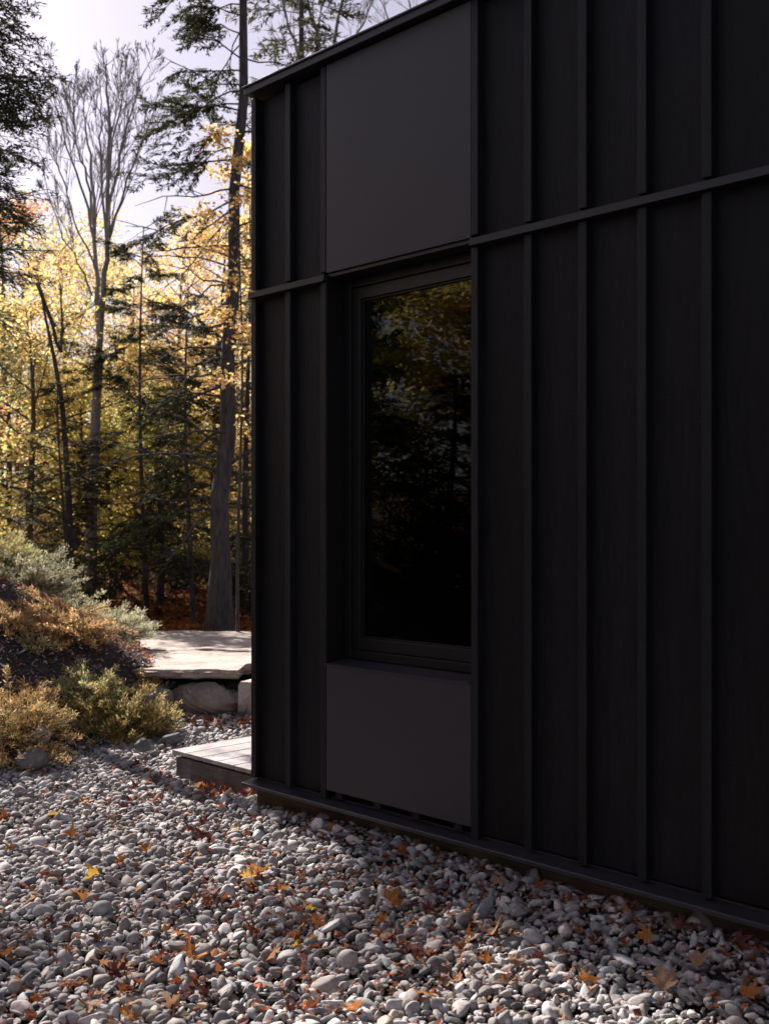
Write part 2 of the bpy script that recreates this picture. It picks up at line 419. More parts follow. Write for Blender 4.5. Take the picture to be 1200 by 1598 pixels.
def scatter_lumps(name, P, size, cols, sub, m, seed, tilt=.35, aspect=(1.0, .78, .52), jit=.16, amp=.16, nproto=20):
    r = np.random.default_rng(seed)
    V0, F0 = ico(sub); protos = np.stack([lump(V0, seed * 100 + i, amp) for i in range(nproto)])
    n = len(P); pick = r.integers(0, nproto, n)
    sc = np.array(aspect)[None] * (1 + r.normal(0, jit, (n, 3))).clip(.55, 1.6) * size[:, None]
    W = protos[pick] * sc[:, None, :]
    W = np.einsum('nij,nvj->nvi', rot_mats(n, r, tilt), W) + P[:, None, :]
    Fc = (F0[None] + (np.arange(n) * len(V0))[:, None, None]).reshape(-1, 3)
    cc = np.repeat(cols, len(V0), 0)
    return link(name, np_mesh(name, W.reshape(-1, 3), Fc, cc), m)
def pebble_cols(n, r):
    v = np.exp(r.normal(math.log(.33), .40, n)).clip(.08, .66)
    base = np.array([[1.0, .965, .95], [.97, .99, 1.0], [1.0, .93, .88], [1.0, .90, .86], [.92, .97, 1.02], [1.0, .94, .80]])
    k = r.choice(6, n, p=[.36, .26, .17, .07, .10, .04])
    return base[k] * v[:, None] * np.array([1.03, .985, .975])
def gravel_ok(x, y):
    s, p = wall_sp(x, y); t = toe_dist(x, y)
    ok = (p > -.02) | (s < .0)
    ok &= ~((s > -1.20) & (s < .2) & (p < -.30))
    ok &= t < .12 + .08 * wave(x, y, 5, 2)
    ok &= ~((p < -.02) & (s > 0))
    ok &= (y < 9.75)
    ok &= (np.abs(x) < .46 * y + 1.0)
    return ok
def jgrid(x0, x1, y0, y1, st, r):
    a, b_ = np.meshgrid(np.arange(x0, x1, st), np.arange(y0, y1, st))
    a = a + r.uniform(-.5, .5, a.shape) * st; b_ = b_ + r.uniform(-.5, .5, b_.shape) * st
    return a.ravel(), b_.ravel()
r = np.random.default_rng(11)
px, py = jgrid(-5.2, 3.6, 2.3, 9.8, .0285, r)
k = gravel_ok(px, py); px, py = px[k], py[k]
size = np.exp(r.normal(math.log(.0198), .40, len(px))).clip(.008, .048)
hz = ground_z(px, py) + r.uniform(-.018, .012, len(px)) + np.maximum(size - .028, 0) * .35
P = np.stack([px, py, hz], -1); cols = pebble_cols(len(px), r)
dd = np.hypot(px, py); near = dd < 5.0
gr = scatter_lumps('gravel', P[near], size[near], cols[near], 3, M['pebble'], 3, .42, (1.0, .74, .50), .2, .24)
tag(gr, 'rounded grey river pebbles covering the ground in front of the cabin', 'gravel', kind='stuff')
gr2 = scatter_lumps('gravel', P[~near], size[~near], cols[~near], 2, M['pebble'], 4, .42, (1.0, .74, .50), .2, .24)
tag(gr2, 'rounded grey river pebbles farther off, reaching to the bank and the stone step', 'gravel', kind='stuff')

# mulch chips on the bank
r = np.random.default_rng(12)
px, py = jgrid(-7.4, -1.6, 5.0, 13.2, .038, r)
t = toe_dist(px, py); k = (t > -.05) & (t < 3.2) & (np.abs(px) < .42 * py + 1.4); px, py = px[k], py[k]
size = np.exp(r.normal(math.log(.019), .35, len(px))).clip(.008, .045)
P = np.stack([px, py, ground_z(px, py) - .012 + r.uniform(-.005, .014, len(px)) + .02 * wave(px, py, 9, 1)], -1)
v = np.exp(r.normal(math.log(.26), .5, len(px)))[:, None] * np.array([[1, .92, .92]]); 
lt = r.random(len(px)) < .12; v[lt] *= np.array([2.3, 2.0, 1.9])
rd = r.random(len(px)) < .06; v[rd] = np.array([.22, .09, .045]) * r.uniform(.5, 1.2, (rd.sum(), 1))
mu = scatter_lumps('bark_mulch', P, size, v, 1, M['chips'], 5, .6, (1.0, .5, .22), .3, .3)
tag(mu, 'dark grey bark mulch and chips covering the sloping bank', 'mulch', kind='stuff')

# ------------------------------------------------------------------ stone slabs, rocks
def slab(name, outline, z0, z1, m, label, cat='slab', seed=1, amp=.016, edge=.04):
    """irregular slab: grid fan top with uneven edge and riven surface"""
    rr = random.Random(seed); bm = bmesh.new()
    pts = []
    n = len(outline)
    for i in range(n):
        a = Vector(outline[i]); c = Vector(outline[(i + 1) % n]); L = (c - a).length; q = max(2, int(L / .07))
        for j in range(q): pts.append(a.lerp(c, j / q))
    cx = sum((p.x for p in pts)) / len(pts); cy = sum((p.y for p in pts)) / len(pts)
    jt = [Vector((rr.gauss(0, edge * .6), rr.gauss(0, edge * .6))) for _ in pts]
    jt = [(jt[i] * .5 + jt[i - 1] * .3 + jt[i - 2] * .2) * 1.3 for i in range(len(jt))]
    pts = [p + j for p, j in zip(pts, jt)]
    rings = []
    def ringv(fn): 
        vs = [bm.verts.new(fn(p, i)) for i, p in enumerate(pts)]; rings.append(vs)
    H = z1 - z0
    ringv(lambda p, i: (cx + (p.x - cx) * .96, cy + (p.y - cy) * .96, z0))
    for f in (.25, .5, .75):
        ringv(lambda p, i: (p.x + (rr.gauss(0, edge * .45)), p.y + (rr.gauss(0, edge * .45)), z0 + H * f))
    ringv(lambda p, i: (p.x, p.y, z1 - .018 + rr.uniform(-.004, .004)))
    c = Vector((cx, cy))
    def tz(x, y): return z1 + amp * float(wave(x, y, 3.2, seed)) + amp * .4 * float(wave(x, y, 11, seed + 2))
    for f in (.985, .93, .82, .65, .45, .22):
        ringv(lambda p, i: (cx + (p.x - cx) * f, cy + (p.y - cy) * f, tz(cx + (p.x - cx) * f, cy + (p.y - cy) * f)))
    for a, b_ in zip(rings[:-1], rings[1:]):
        for i in range(len(pts)):
            j = (i + 1) % len(pts); bm.faces.new((a[i], a[j], b_[j], b_[i]))
    bm.faces.new(rings[-1]); bm.faces.new(rings[0][::-1])
    bmesh.ops.recalc_face_normals(bm, faces=bm.faces[:])
    me = bpy.data.meshes.new(name); bm.to_mesh(me); bm.free()
    o = link(name, me, m); tag(o, label, cat); return o
slab('stone_slab', [(-3.3, 11.30), (-1.9, 11.22), (-1.3, 10.99), (.9, 10.74), (1.2, 13.0), (-1.0, 13.2), (-3.5, 13.1)], .10, .375, M['slab'], 'farthest pale flagstone slab, in front of the big trunk', seed=2)
slab('stone_slab', [(-2.75, 9.85), (-2.05, 9.72), (-1.32, 9.62), (-1.22, 10.05), (.9, 10.0), (.9, 10.66), (-1.3, 10.91), (-1.9, 11.14), (-3.2, 11.2)], .288, .372, M['slab'], 'pale flagstone slab with a dark front edge, middle of the stone patio', seed=3)
slab('stone_slab', [(-1.27, 9.45), (.8, 9.3), (.85, 9.96), (-1.17, 10.01)], -.1, .278, M['slab'], 'lower squared flagstone step showing beside the cabin corner', 'step', seed=4)
def rock(name, loc, sc, m, label, seed, rz=0, sub=4, amp=.22, group=None):
    V0, F0 = ico(sub); W = lump(V0, seed, amp)
    r_ = np.random.default_rng(seed)
    d = sum(np.sin(W @ (r_.normal(size=3) * f) + r_.uniform(0, 6)) * a for f, a in ((4, .06), (7, .05), (13, .035), (23, .022), (37, .012)))
    W = W * (1 + d)[:, None] * np.array(sc)
    o = link(name, np_mesh(name, W, F0), m); o.location = loc; o.rotation_euler = (0, 0, rz); tag(o, label, 'rock', group); return o
rock('boulder', (-1.60, 9.64, .085), (.36, .25, .215), M['rock'], 'rust-brown craggy rock under the front edge of the flagstone slab', 31, .1, 5)
rock('boulder', (-2.02, 9.55, .12), (.20, .17, .16), M['rock'], 'smaller rough brown stone left of the rust-brown craggy rock, by the juniper', 41, .7, 4)
rock('boulder', (-2.42, 7.58, .03), (.125, .09, .075), M['rock_grey'], 'square pale grey rock at the bottom of the bank beside the pebbles', 33, .5)
rock('boulder', (-2.50, 7.85, .13), (.13, .09, .075), M['rock'], 'reddish brown rock resting in the mulch below the lowest juniper', 35, 1.0)
rock('boulder', (-1.63, 8.35, .02), (.09, .07, .05), M['rock_dark'], 'dark blue-grey cobble between the juniper and the deck', 37, .2)
rock('boulder', (-1.78, 8.05, .02), (.07, .055, .045), M['rock_dark'], 'smaller grey cobble just in front of the dark cobble', 38, 1.2)

# ------------------------------------------------------------------ plants: generic builders
class TB:
    """collects branch tubes and leaf blades"""
    def __init__(self, seed): self.r = np.random.default_rng(seed); self.tv = []; self.tf = []; self.nv = 0; self.L = []
    def tube(self, pts, rad, n=6):
        pts = np.asarray(pts, float); rad = np.asarray(rad, float)
        T = np.gradient(pts, axis=0); T /= np.linalg.norm(T, axis=1)[:, None] + 1e-9
        ref = np.where(np.abs(T[:, 2:3]) > .9, np.array([[1., 0, 0]]), np.array([[0., 0, 1]]))
        if np.abs(T[:, 2]).mean() > .6: ref = np.tile(np.array([[1., .1, 0]]), (len(T), 1))
        else: ref = np.tile(np.array([[0., .05, 1]]), (len(T), 1))
        A = np.cross(T, ref); A /= np.linalg.norm(A, axis=1)[:, None] + 1e-9; B = np.cross(T, A)
        ang = np.arange(n) * 2 * np.pi / n
        ringv = pts[:, None] + rad[:, None, None] * (np.cos(ang)[None, :, None] * A[:, None] + np.sin(ang)[None, :, None] * B[:, None])
        m = len(pts); self.tv.append(ringv.reshape(-1, 3))
        i = np.arange(m - 1)[:, None] * n; j = np.arange(n)[None]; j2 = (j + 1) % n
        self.tf.append(np.stack([i + j, i + j2, i + n + j2, i + n + j], -1).reshape(-1, 4) + self.nv); self.nv += m * n
    def curve(self, p, d, L, seg=5, bend=0.0, wob=.12):
        """bend > 0 turns upward, < 0 droops"""
        pts = [np.array(p, float)]; d = np.array(d, float)
        for _ in range(seg):
            d = d + np.array([0, 0, bend / seg]) + self.r.normal(0, wob, 3); d /= np.linalg.norm(d)
            pts.append(pts[-1] + d * L / seg)
        return np.array(pts)
    def leaves(self, pos, dirs, nrm, L, Wd, cols, fold=.25): self.L.append((pos, dirs, nrm, L, Wd, cols, fold))
    def wood(self, name, m, parent=None):
        return link(name, np_mesh(name, np.concatenate(self.tv), np.concatenate(self.tf)), m, parent)
    def foliage(self, name, m, parent=None):
        V = []; Cc = []
        for pos, dirs, nrm, L, Wd, cols, fold in self.L:
            dirs = dirs / (np.linalg.norm(dirs, axis=1)[:, None] + 1e-9)
            sd = np.cross(dirs, nrm); sd /= np.linalg.norm(sd, axis=1)[:, None] + 1e-9
            up = np.cross(sd, dirs)
            L = np.asarray(L).reshape(-1, 1); Wd = np.asarray(Wd).reshape(-1, 1)
            a = pos; c = pos + dirs * L; mid = pos + dirs * L * .48
            b1 = mid + sd * Wd / 2 + up * Wd * fold; b2 = mid - sd * Wd / 2 + up * Wd * fold
            V.append(np.stack([a, b1, c, b2], 1).reshape(-1, 3)); Cc.append(np.repeat(cols, 4, 0))
        V = np.concatenate(V); Cc = np.concatenate(Cc); n = len(V) // 4
        Fc = np.arange(n * 4).reshape(n, 4)
        return link(name, np_mesh(name, V, Fc, Cc, smooth=False), m, parent)

def palette(r, n, pal, jit=.18):
    pal = np.array([c for c, w_ in pal for _ in [0]]); 
    return pal
def pick_cols(r, n, pal, jit=.2, anchor=None):
    cs = np.array([p[:3] for p in pal]); ws = np.array([p[3] for p in pal]); ws = ws / ws.sum()
    k = r.choice(len(cs), n, p=ws)
    return cs[k] * np.exp(r.normal(0, jit, (n, 1))) * (1 + r.normal(0, .06, (n, 3)))

YEL = [(.80, .62, .20, 4), (.86, .72, .34, 3), (.72, .50, .16, 2), (.58, .56, .20, 2.5)]
ORA = [(.82, .55, .21, 3), (.86, .64, .30, 3), (.74, .42, .14, 1), (.80, .66, .30, 2.5)]
OLI = [(.46, .38, .10, 3), (.55, .43, .13, 2), (.30, .30, .10, 2)]
YGR = [(.55, .53, .13, 3), (.40, .42, .11, 2), (.68, .57, .16, 2)]
PEACH = [(.80, .48, .30, 3), (.76, .34, .22, 2), (.80, .56, .28, 2)]
GRN = [(.050, .060, .030, 3), (.070, .080, .038, 2), (.12, .12, .05, 1)]
PALE = [(.42, .42, .22, 2), (.50, .44, .22, 2), (.34, .40, .20, 2)]

def broadleaf(name, loc, h, crown, pal, label, seed, r0=.09, n1=26, leafn=26, leaf=.085, lean=(0, 0), z_first=.25, group=None, cat='tree', spread=.62, density=1.0):
    """crown = crown radius; tiers of flattened leafy sprays on real limbs"""
    root = empty(name, loc); tag(root, label, cat, group)
    tb = TB(seed); r = tb.r
    top = np.array([lean[0], lean[1], h])
    ts = np.linspace(0, 1, 9)
    trunk = np.stack([ts * top[0] + .10 * np.sin(ts * 5 + seed) * ts, ts * top[1] + .1 * np.cos(ts * 4 + seed) * ts, ts * h], -1)
    trunk[0, 2] -= .15
    tb.tube(trunk, r0 * (1 - ts * .88), 8)
    anchors = []; 
    for i in range(n1):
        f = z_first + (1 - z_first) * (i + r.uniform(0, .8)) / n1
        p = np.array([np.interp(f, ts, trunk[:, q]) for q in range(3)])
        az = i * 2.4 + r.normal(0, .35); g_ = (f - z_first) / (1 - z_first)
        L = crown * (.55 + .6 * math.sin(math.pi * min(1, .22 + g_ * .75))) * r.uniform(.7, 1.15)
        el = spread * (.35 + g_ * .9)
        d = np.array([math.cos(az) * math.cos(el), math.sin(az) * math.cos(el), math.sin(el)])
        c = tb.curve(p, d, L, 6, r.uniform(-.3, .25), .10)
        rb = r0 * (1 - f * .8) * .42
        tb.tube(c, np.linspace(rb, .004, 7), 5)
        for j in range(int(5 * density) + 3):
            q = r.uniform(.28, 1.0); pp = np.array([np.interp(q, np.linspace(0, 1, 7), c[:, w_]) for w_ in range(3)])
            dd = d + r.normal(0, .55, 3) * np.array([1, 1, .45]); dd /= np.linalg.norm(dd)
            c2 = tb.curve(pp, dd, L * r.uniform(.22, .45), 4, r.uniform(-.3, .1), .12)
            tb.tube(c2, np.linspace(rb * .4, .003, 5), 4)
            anchors += [c2[k_] for k_ in (1, 2, 3, 4)]
    A = np.array(anchors); n = len(A) * leafn
    a = np.repeat(A, leafn, 0); tone = np.repeat(np.exp(r.normal(0, .16, (len(A), 1))), leafn, 0)
    pos = a + r.normal(0, 1, (n, 3)) * np.array([.19, .19, .085]) * (crown / 1.6) ** .5
    dirs = r.normal(0, 1, (n, 3)) * np.array([1, 1, .5]) + np.array([0, 0, -.35])
    nrm = r.normal(0, .45, (n, 3)) + np.array([0, 0, 1])
    pos = pos[:]; tb.leaves(pos, dirs, nrm, leaf * r.uniform(.6, 1.25, n), leaf * r.uniform(.55, .95, n), pick_cols(r, n, pal, .14) * tone)
    tb.wood('trunk', M['bark'], root); tb.foliage('crown', M['leaf'], root)
    return root

def hemlock(name, loc, h, label, seed, trunk=None, tr=None, n1=60, L0=2.2, top_L=.5, z0=.1, pal=GRN, droop=-.35, dens=1.0, azf=None, bare=0.0, el0=.1, cat='conifer', sec=12, m_bark='bark', blade=(.09, .017), tw=1.0):
    root = empty(name, loc); tag(root, label, cat)
    tb = TB(seed); r = tb.r
    if trunk is None:
        ts = np.linspace(0, 1, 8); trunk = np.stack([.06 * np.sin(ts * 4 + seed), .06 * np.cos(ts * 3), ts * h], -1); tr = (.02 * h * (1 - ts * .9) + .01) * tw
        trunk[0, 2] -= .15
    trunk = np.array(trunk, float); tr = np.array(tr, float)
    zz = trunk[:, 2]; tb.tube(trunk, tr, 14)
    P_, D_, N_ = [], [], []
    for i in range(n1):
        f = z0 + (1 - z0) * (i + r.uniform(0, .9)) / n1; z = f * h
        p = np.array([np.interp(z, zz, trunk[:, 0]), np.interp(z, zz, trunk[:, 1]), z]); rb = float(np.interp(z, zz, tr))
        az = i * 2.39996 + r.normal(0, .3)
        if azf is not None: az = azf(i, f, r)
        L = (L0 * (1 - f) + top_L * f) * r.uniform(.6, 1.15)
        el = el0 + r.normal(0, .26)
        d = np.array([math.cos(az) * math.cos(el), math.sin(az) * math.cos(el), math.sin(el)])
        c = tb.curve(p, d, L, 7, droop * r.uniform(.1, 1.6), .17)
        tb.tube(c, np.linspace(min(.03, max(.008, rb * .2)), .003, 8), 5)
        if r.random() < (bare if (f > .5 or bare != .22) else .86):
            for j in range(5):
                q = r.uniform(.3, 1); pp = np.array([np.interp(q, np.linspace(0, 1, 8), c[:, w_]) for w_ in range(3)])
                c2 = tb.curve(pp, d + r.normal(0, .6, 3), L * r.uniform(.15, .35), 3, -.2, .15); tb.tube(c2, np.linspace(.006, .002, 4), 4)
            continue
        side = np.array([-math.sin(az), math.cos(az), 0])
        for j in range(sec):
            q = (j + r.uniform(.1, 1)) / sec * .78 + .22
            pp = np.array([np.interp(q, np.linspace(0, 1, 8), c[:, w_]) for w_ in range(3)])
            sgn = 1 if j % 2 else -1
            dd = d * .8 + side * sgn * .75 + r.normal(0, .16, 3) + np.array([0, 0, -.12]); dd /= np.linalg.norm(dd)
            l2 = L * (.42 * (1 - q) + .14) * r.uniform(.7, 1.25)
            c2 = tb.curve(pp, dd, l2, 4, droop * .8, .1); tb.tube(c2, np.linspace(.005, .002, 5), 3)
            m_ = int(max(6, l2 * 75 * dens)); tt = r.uniform(0.05, 1, m_)
            q2 = np.stack([np.interp(tt, np.linspace(0, 1, 5), c2[:, w_]) for w_ in range(3)], -1)
            s2 = np.cross(dd, [0, 0, 1.0]); s2 /= np.linalg.norm(s2) + 1e-9
            sg = r.choice([-1, 1], m_)[:, None]
            P_.append(q2 + r.normal(0, .012, (m_, 3))); D_.append(dd[None] * .8 + s2[None] * sg * .7 + r.normal(0, .25, (m_, 3)) + np.array([0, 0, -.12])); N_.append(np.tile([0, 0, 1.0], (m_, 1)) + r.normal(0, .3, (m_, 3)))
    if P_:
        P_ = np.concatenate(P_); D_ = np.concatenate(D_); N_ = np.concatenate(N_); n = len(P_)
        tb.leaves(P_, D_, N_, blade[0] * r.uniform(.5, 1.3, n), blade[1] * r.uniform(.7, 1.3, n), pick_cols(r, n, pal, .25), .1)
    tb.wood('trunk', M[m_bark], root)
    if P_ is not None and len(P_): tb.foliage('crown', M['needle'], root)
    return root

def px3(px_, py_, D):        # a measured sight line turned into a real place at distance D
    return ((px_ - 600) / 1703 * D, D, 1.65 - (py_ - 820) / 1703 * D)

# ---- the big conifer trunk beside the cabin corner
D = 14.0; b0 = px3(345, 985, D); zg = gz(b0[0], D)
tp = [(347, 1000, .30), (344, 975, .215), (341, 930, .178), (342, 860, .160), (346, 780, .150), (352, 680, .135), (358, 560, .120), (363, 430, .105), (369, 300, .092), (376, 150, .08), (381, 0, .066), (386, -170, .05), (390, -330, .035), (393, -480, .012)]
tr_pts = []; rr_ = []
for a_, b_, c_ in tp:
    q = px3(a_, b_, D); tr_pts.append((q[0] - b0[0] + .03 * math.sin(a_ * .9 + b_ * .017), .04 * math.sin(b_ * .013), q[2] - zg)); rr_.append(c_ * (.90 if b_ > 900 else .78))
tr_pts[0] = (tr_pts[0][0], 0, -.15)
H1 = tr_pts[-1][2]
def azf1(i, f, r):
    return (i * 2.39996 + r.normal(0, .3)) if r.random() < .45 else math.pi + r.normal(0, .55)
hemlock('tall_conifer', (b0[0], D, zg), H1, 'tall dark conifer with a thick furrowed trunk right beside the cabin corner', 101, tr_pts, rr_, n1=84, L0=2.15, top_L=.95, z0=.12, azf=azf1, bare=.22, droop=-.3, dens=1.9, el0=.02, sec=13, blade=(.09, .020))

# ---- hemlock at the left edge
lh = (-4.42, 11.0); hemlock('hemlock', (lh[0], lh[1], gz(*lh)), 7.8, 'dark drooping hemlock at the left edge of the view', 102, n1=100, L0=1.5, top_L=.85, z0=.37, droop=-.45, dens=1.05, sec=14, blade=(.07, .017), tw=.6, azf=lambda i, f, r: r.normal(.1, .9))

# ---- understory hemlock branches between the trunks
lh = (-3.75, 17.0); hemlock('hemlock', (lh[0], lh[1], gz(*lh)), 6.0, 'young dark hemlock between the bare tree and the big trunk', 103, n1=56, L0=2.2, top_L=.5, z0=.08, droop=-.35, dens=1.9, sec=12, blade=(.09, .022), tw=.35)
lh = (-3.1, 20.0); hemlock('hemlock', (lh[0], lh[1], gz(*lh)), 5.2, 'short dark hemlock just left of the big trunk', 104, n1=46, L0=1.9, top_L=.5, z0=.06, droop=-.35, dens=1.7, sec=11, blade=(.09, .024), tw=.45)

lh = (-4.6, 15.6); hemlock('hemlock', (lh[0], lh[1], gz(*lh)), 3.6, 'small dark green hemlock at the foot of the bare tree', 108, n1=46, L0=1.4, top_L=.3, z0=.06, droop=-.3, dens=1.3, sec=11, blade=(.08, .020), tw=.4)
lh = (-2.75, 15.4); hemlock('hemlock', (lh[0], lh[1], gz(*lh)), 4.7, 'slim dark green hemlock standing left of the big trunk, nearest the flagstones', 109, n1=54, L0=1.3, top_L=.5, z0=.10, droop=-.3, dens=1.3, sec=11, blade=(.08, .020), tw=.4)
# ---- bare tree with many upright stems
def bare_tree(name, base, leaders, trunk_pts, label, seed, D, up=.32, m='bark_veiled', depth=3, cat='tree', twig=1.0, group=None, rs=1.0):
    root = empty(name, base); tag(root, label, cat, group); tb = TB(seed); r = tb.r; B = np.array(base)
    def rel(a): q = px3(a[0], a[1], D); return np.array(q) - B
    def branch(c, rad, lvl, n):
        for j in range(n):
            q = r.uniform(.25, .97); i_ = np.linspace(0, 1, len(c)); pp = np.array([np.interp(q, i_, c[:, w_]) for w_ in range(3)])
            k_ = min(len(c) - 2, int(q * (len(c) - 1))); t_ = c[k_ + 1] - c[k_]; t_ /= np.linalg.norm(t_)
            dd = t_ + r.normal(0, .40, 3); dd[2] += .10; dd /= np.linalg.norm(dd)
            L = np.linalg.norm(c[-1] - c[0]) * r.uniform(.34, .58) * (1.10 - q * .75) * ((1.05 - .42 * q) if lvl == 1 else 1.25); rb = rad * (1 - q * .7) * .5
            c2 = tb.curve(pp, dd, L, 5, up, .07); tb.tube(c2, np.linspace(max(rb, .0038), .0022, 6), 4 if lvl > 1 else 5)
            if lvl < depth: branch(c2, max(rb, .006), lvl + 1, int((6 if lvl == 1 else 5) * twig))
    tpnt = np.array([rel(a) for a in trunk_pts]); tpnt[0, 2] = -.15
    tb.tube(tpnt, [a[2] * (rs if rs < 1 else 1) for a in trunk_pts], 10)
    placed = [tpnt[-1]]
    for li, ld in enumerate(leaders):
        c = np.array([rel(a) for a in ld]); pl = np.array(placed)
        st = pl[np.argmin(np.hypot(pl[:, 0] - c[0, 0], pl[:, 2] - c[0, 2]))]      # every stem forks from wood that is already there
        c[:, 1] += st[1] + np.linspace(0, 1, len(c)) * r.normal(0, .6); c[0] = st; c[:, 2] += np.linspace(0, 1, len(c)) * .28
        ii = np.linspace(0, 1, len(c)); tt = np.linspace(0, 1, len(c) * 3)
        c = np.stack([np.interp(tt, ii, c[:, w_]) for w_ in range(3)], -1) + r.normal(0, .015, (len(tt), 3))
        rad = np.interp(tt, ii, [a[2] for a in ld]) * rs; tb.tube(c, rad * .85, 6); placed += list(c); branch(c, ld[0][2] * .6 * rs, 1, int(12 * twig))
    tb.wood('trunk', M[m], root); return root
D = 17.5; bp = px3(141, 900, D); bz = gz(bp[0], D)
bare_tree('bare_tree', (bp[0], D, bz), [
    [(153, 560, .10), (147, 470, .085), (140, 400, .07), (132, 330, .06), (120, 250, .045), (108, 180, .03), (96, 130, .008)],
    [(135, 360, .05), (118, 290, .04), (95, 230, .03), (75, 160, .018), (58, 100, .006)],
    [(135, 330, .05), (122, 260, .036), (108, 220, .026), (104, 170, .018), (112, 120, .006)],
    [(156, 555, .10), (163, 450, .085), (171, 380, .075), (173, 300, .06), (176, 220, .045), (172, 160, .024), (174, 125, .008)],
    [(173, 330, .055), (190, 260, .04), (205, 190, .028), (224, 140, .016), (240, 115, .006)],
    [(168, 380, .05), (158, 310, .04), (152, 240, .03), (148, 170, .02), (146, 130, .006)],
    [(176, 390, .045), (196, 320, .036), (225, 270, .026), (250, 225, .016), (275, 185, .006)],
    [(174, 290, .035), (182, 220, .026), (196, 160, .018), (200, 120, .006)],
    [(140, 420, .04), (112, 350, .03), (92, 290, .02), (70, 240, .012), (56, 190, .006)],
    [(150, 470, .04), (122, 420, .03), (95, 380, .022), (78, 330, .014), (66, 290, .006)],
], [(141, 905, .17), (143, 800, .145), (147, 700, .13), (151, 620, .12), (154, 558, .125)],
    'tall bare tree with many upright stems spreading against the sky', 201, D, rs=.62)
# forks
# thin young trees
def sapling(name, pts, D, label, seed, group=None):
    b_ = px3(pts[0][0], pts[0][1], D); bz_ = gz(b_[0], D)
    return bare_tree(name, (b_[0], D, bz_), [[(p_[0], p_[1], p_[2]) for p_ in pts[-4:]]], pts, label, seed, D, m='bark', depth=2, twig=.7, group=group)
sapling('young_tree', [(112, 900, .045), (108, 800, .05), (104, 720, .042), (97, 630, .036), (85, 560, .028), (72, 500, .02), (60, 440, .008)], 15.8, 'slender dark sapling left of the bare tree, leaning left', 202)
# behind the roof
D = 18.0; b_ = px3(470, 930, D)
bare_tree('bare_tree', (b_[0], D, gz(b_[0], D)), [
    [(505, 150, .06), (498, 90, .05), (485, 30, .035), (470, -40, .02), (455, -110, .008)],
    [(508, 160, .05), (520, 90, .04), (535, 20, .03), (552, -60, .018), (560, -120, .008)],
    [(500, 190, .05), (480, 130, .04), (455, 70, .03), (440, 10, .02), (425, -50, .008)],
    [(510, 150, .04), (540, 90, .03), (560, 40, .022), (575, 0, .014), (590, -50, .006)]],
    [(505, 930, .17), (505, 500, .13), (505, 160, .10)], 'grey leafless tree standing just behind the roof corner', 203, D, twig=1.0)
D = 24.0; b_ = px3(650, 930, D)
bare_tree('bare_tree', (b_[0], D, gz(b_[0], D)), [
    [(650, 130, .06), (648, 60, .04), (640, 10, .025), (620, -50, .008)], [(650, 130, .05), (665, 60, .035), (672, 0, .02), (690, -60, .008)], [(650, 130, .05), (625, 60, .03), (600, 10, .02), (580, -40, .006)]],
    [(650, 930, .17), (650, 500, .13), (650, 125, .09)], 'distant leafless tree whose twigs rise above the middle of the roof', 204, D, twig=.8)
lh = (-1.35, 17.0); hemlock('hemlock', (lh[0], lh[1], gz(*lh)), 10.6, 'feathery conifer rising above the roof corner', 105, n1=70, L0=1.9, top_L=1.0, z0=.25, droop=-.2, dens=1.0, sec=12, blade=(.12, .028), tw=.7, pal=[(.10, .11, .06, 2), (.14, .13, .08, 1)], bare=.2)

# ---- autumn trees (sight-line x, distance, crown top height, crown radius)
def at(px_, D): x_ = (px_ - 600) / 1703 * D; return (x_, D, gz(x_, D))
B = [
    (45, 18.0, 4.9, 1.9, YEL, 'golden yellow maple at the left, in front of the darker trees'),
    (100, 24.0, 7.2, 2.1, YEL, 'bright yellow maple behind the slender sapling'),
    (215, 25.0, 6.9, 2.1, YEL, 'broad yellow maple filling the gap right of the bare trunk'),
    (285, 23.0, 7.2, 1.7, ORA, 'orange tree just left of the big trunk'),
    (345, 20.5, 7.0, 1.5, ORA, 'amber tree whose leaves show on both sides of the big trunk'),
    (30, 28.0, 8.4, 2.0, OLI, 'tall olive and gold tree under the left hemlock'),
    (0, 22.0, 7.3, 1.4, PEACH, 'coral red maple at the left edge of the view'),
    (10, 19.5, 4.9, 1.0, PALE, 'pale green small tree above the sage junipers at the left'),
    (250, 18.5, 2.9, 1.3, YGR, 'low yellow-green tree beside the big trunk'),
    (175, 20.0, 3.2, 1.3, YGR, 'low yellow-green tree at the foot of the bare tree'),
    (385, 26.0, 8.0, 1.6, ORA, 'orange tree half hidden by the cabin corner'),
    (300, 27.0, 5.6, 2.1, YEL, 'yellow tree filling the view low behind the big trunk'),
    (120, 19.5, 3.8, 1.5, YEL, 'low yellow maple between the sapling and the bare trunk'),
    (225, 22.0, 4.6, 1.6, YEL, 'medium yellow maple right of the bare trunk'),
    (160, 30.0, 7.8, 2.4, ORA, 'dull orange tree far behind the bare tree'),
]
for i, (px_, D, h_, cr, pal, lab) in enumerate(B):
    broadleaf('autumn_tree', at(px_, D), h_, cr, pal, lab, 300 + i, r0=.05 + .008 * h_, n1=int(16 + 2 * h_), leafn=7, leaf=.08, z_first=.12, density=1.1)
broadleaf('autumn_tree', at(371, 13.1), 5.9, .48, ORA, 'slim amber tree growing in front of the big trunk beside the cabin corner', 332, r0=.025, n1=13, leafn=4, leaf=.065, z_first=.45)
# narrow amber foliage climbing the trunk gap
broadleaf('autumn_tree', at(384, 17.5), 7.4, .7, ORA, 'narrow golden tree showing between the big trunk and the cabin', 331, r0=.06, n1=20, leafn=5, leaf=.08, z_first=.30)

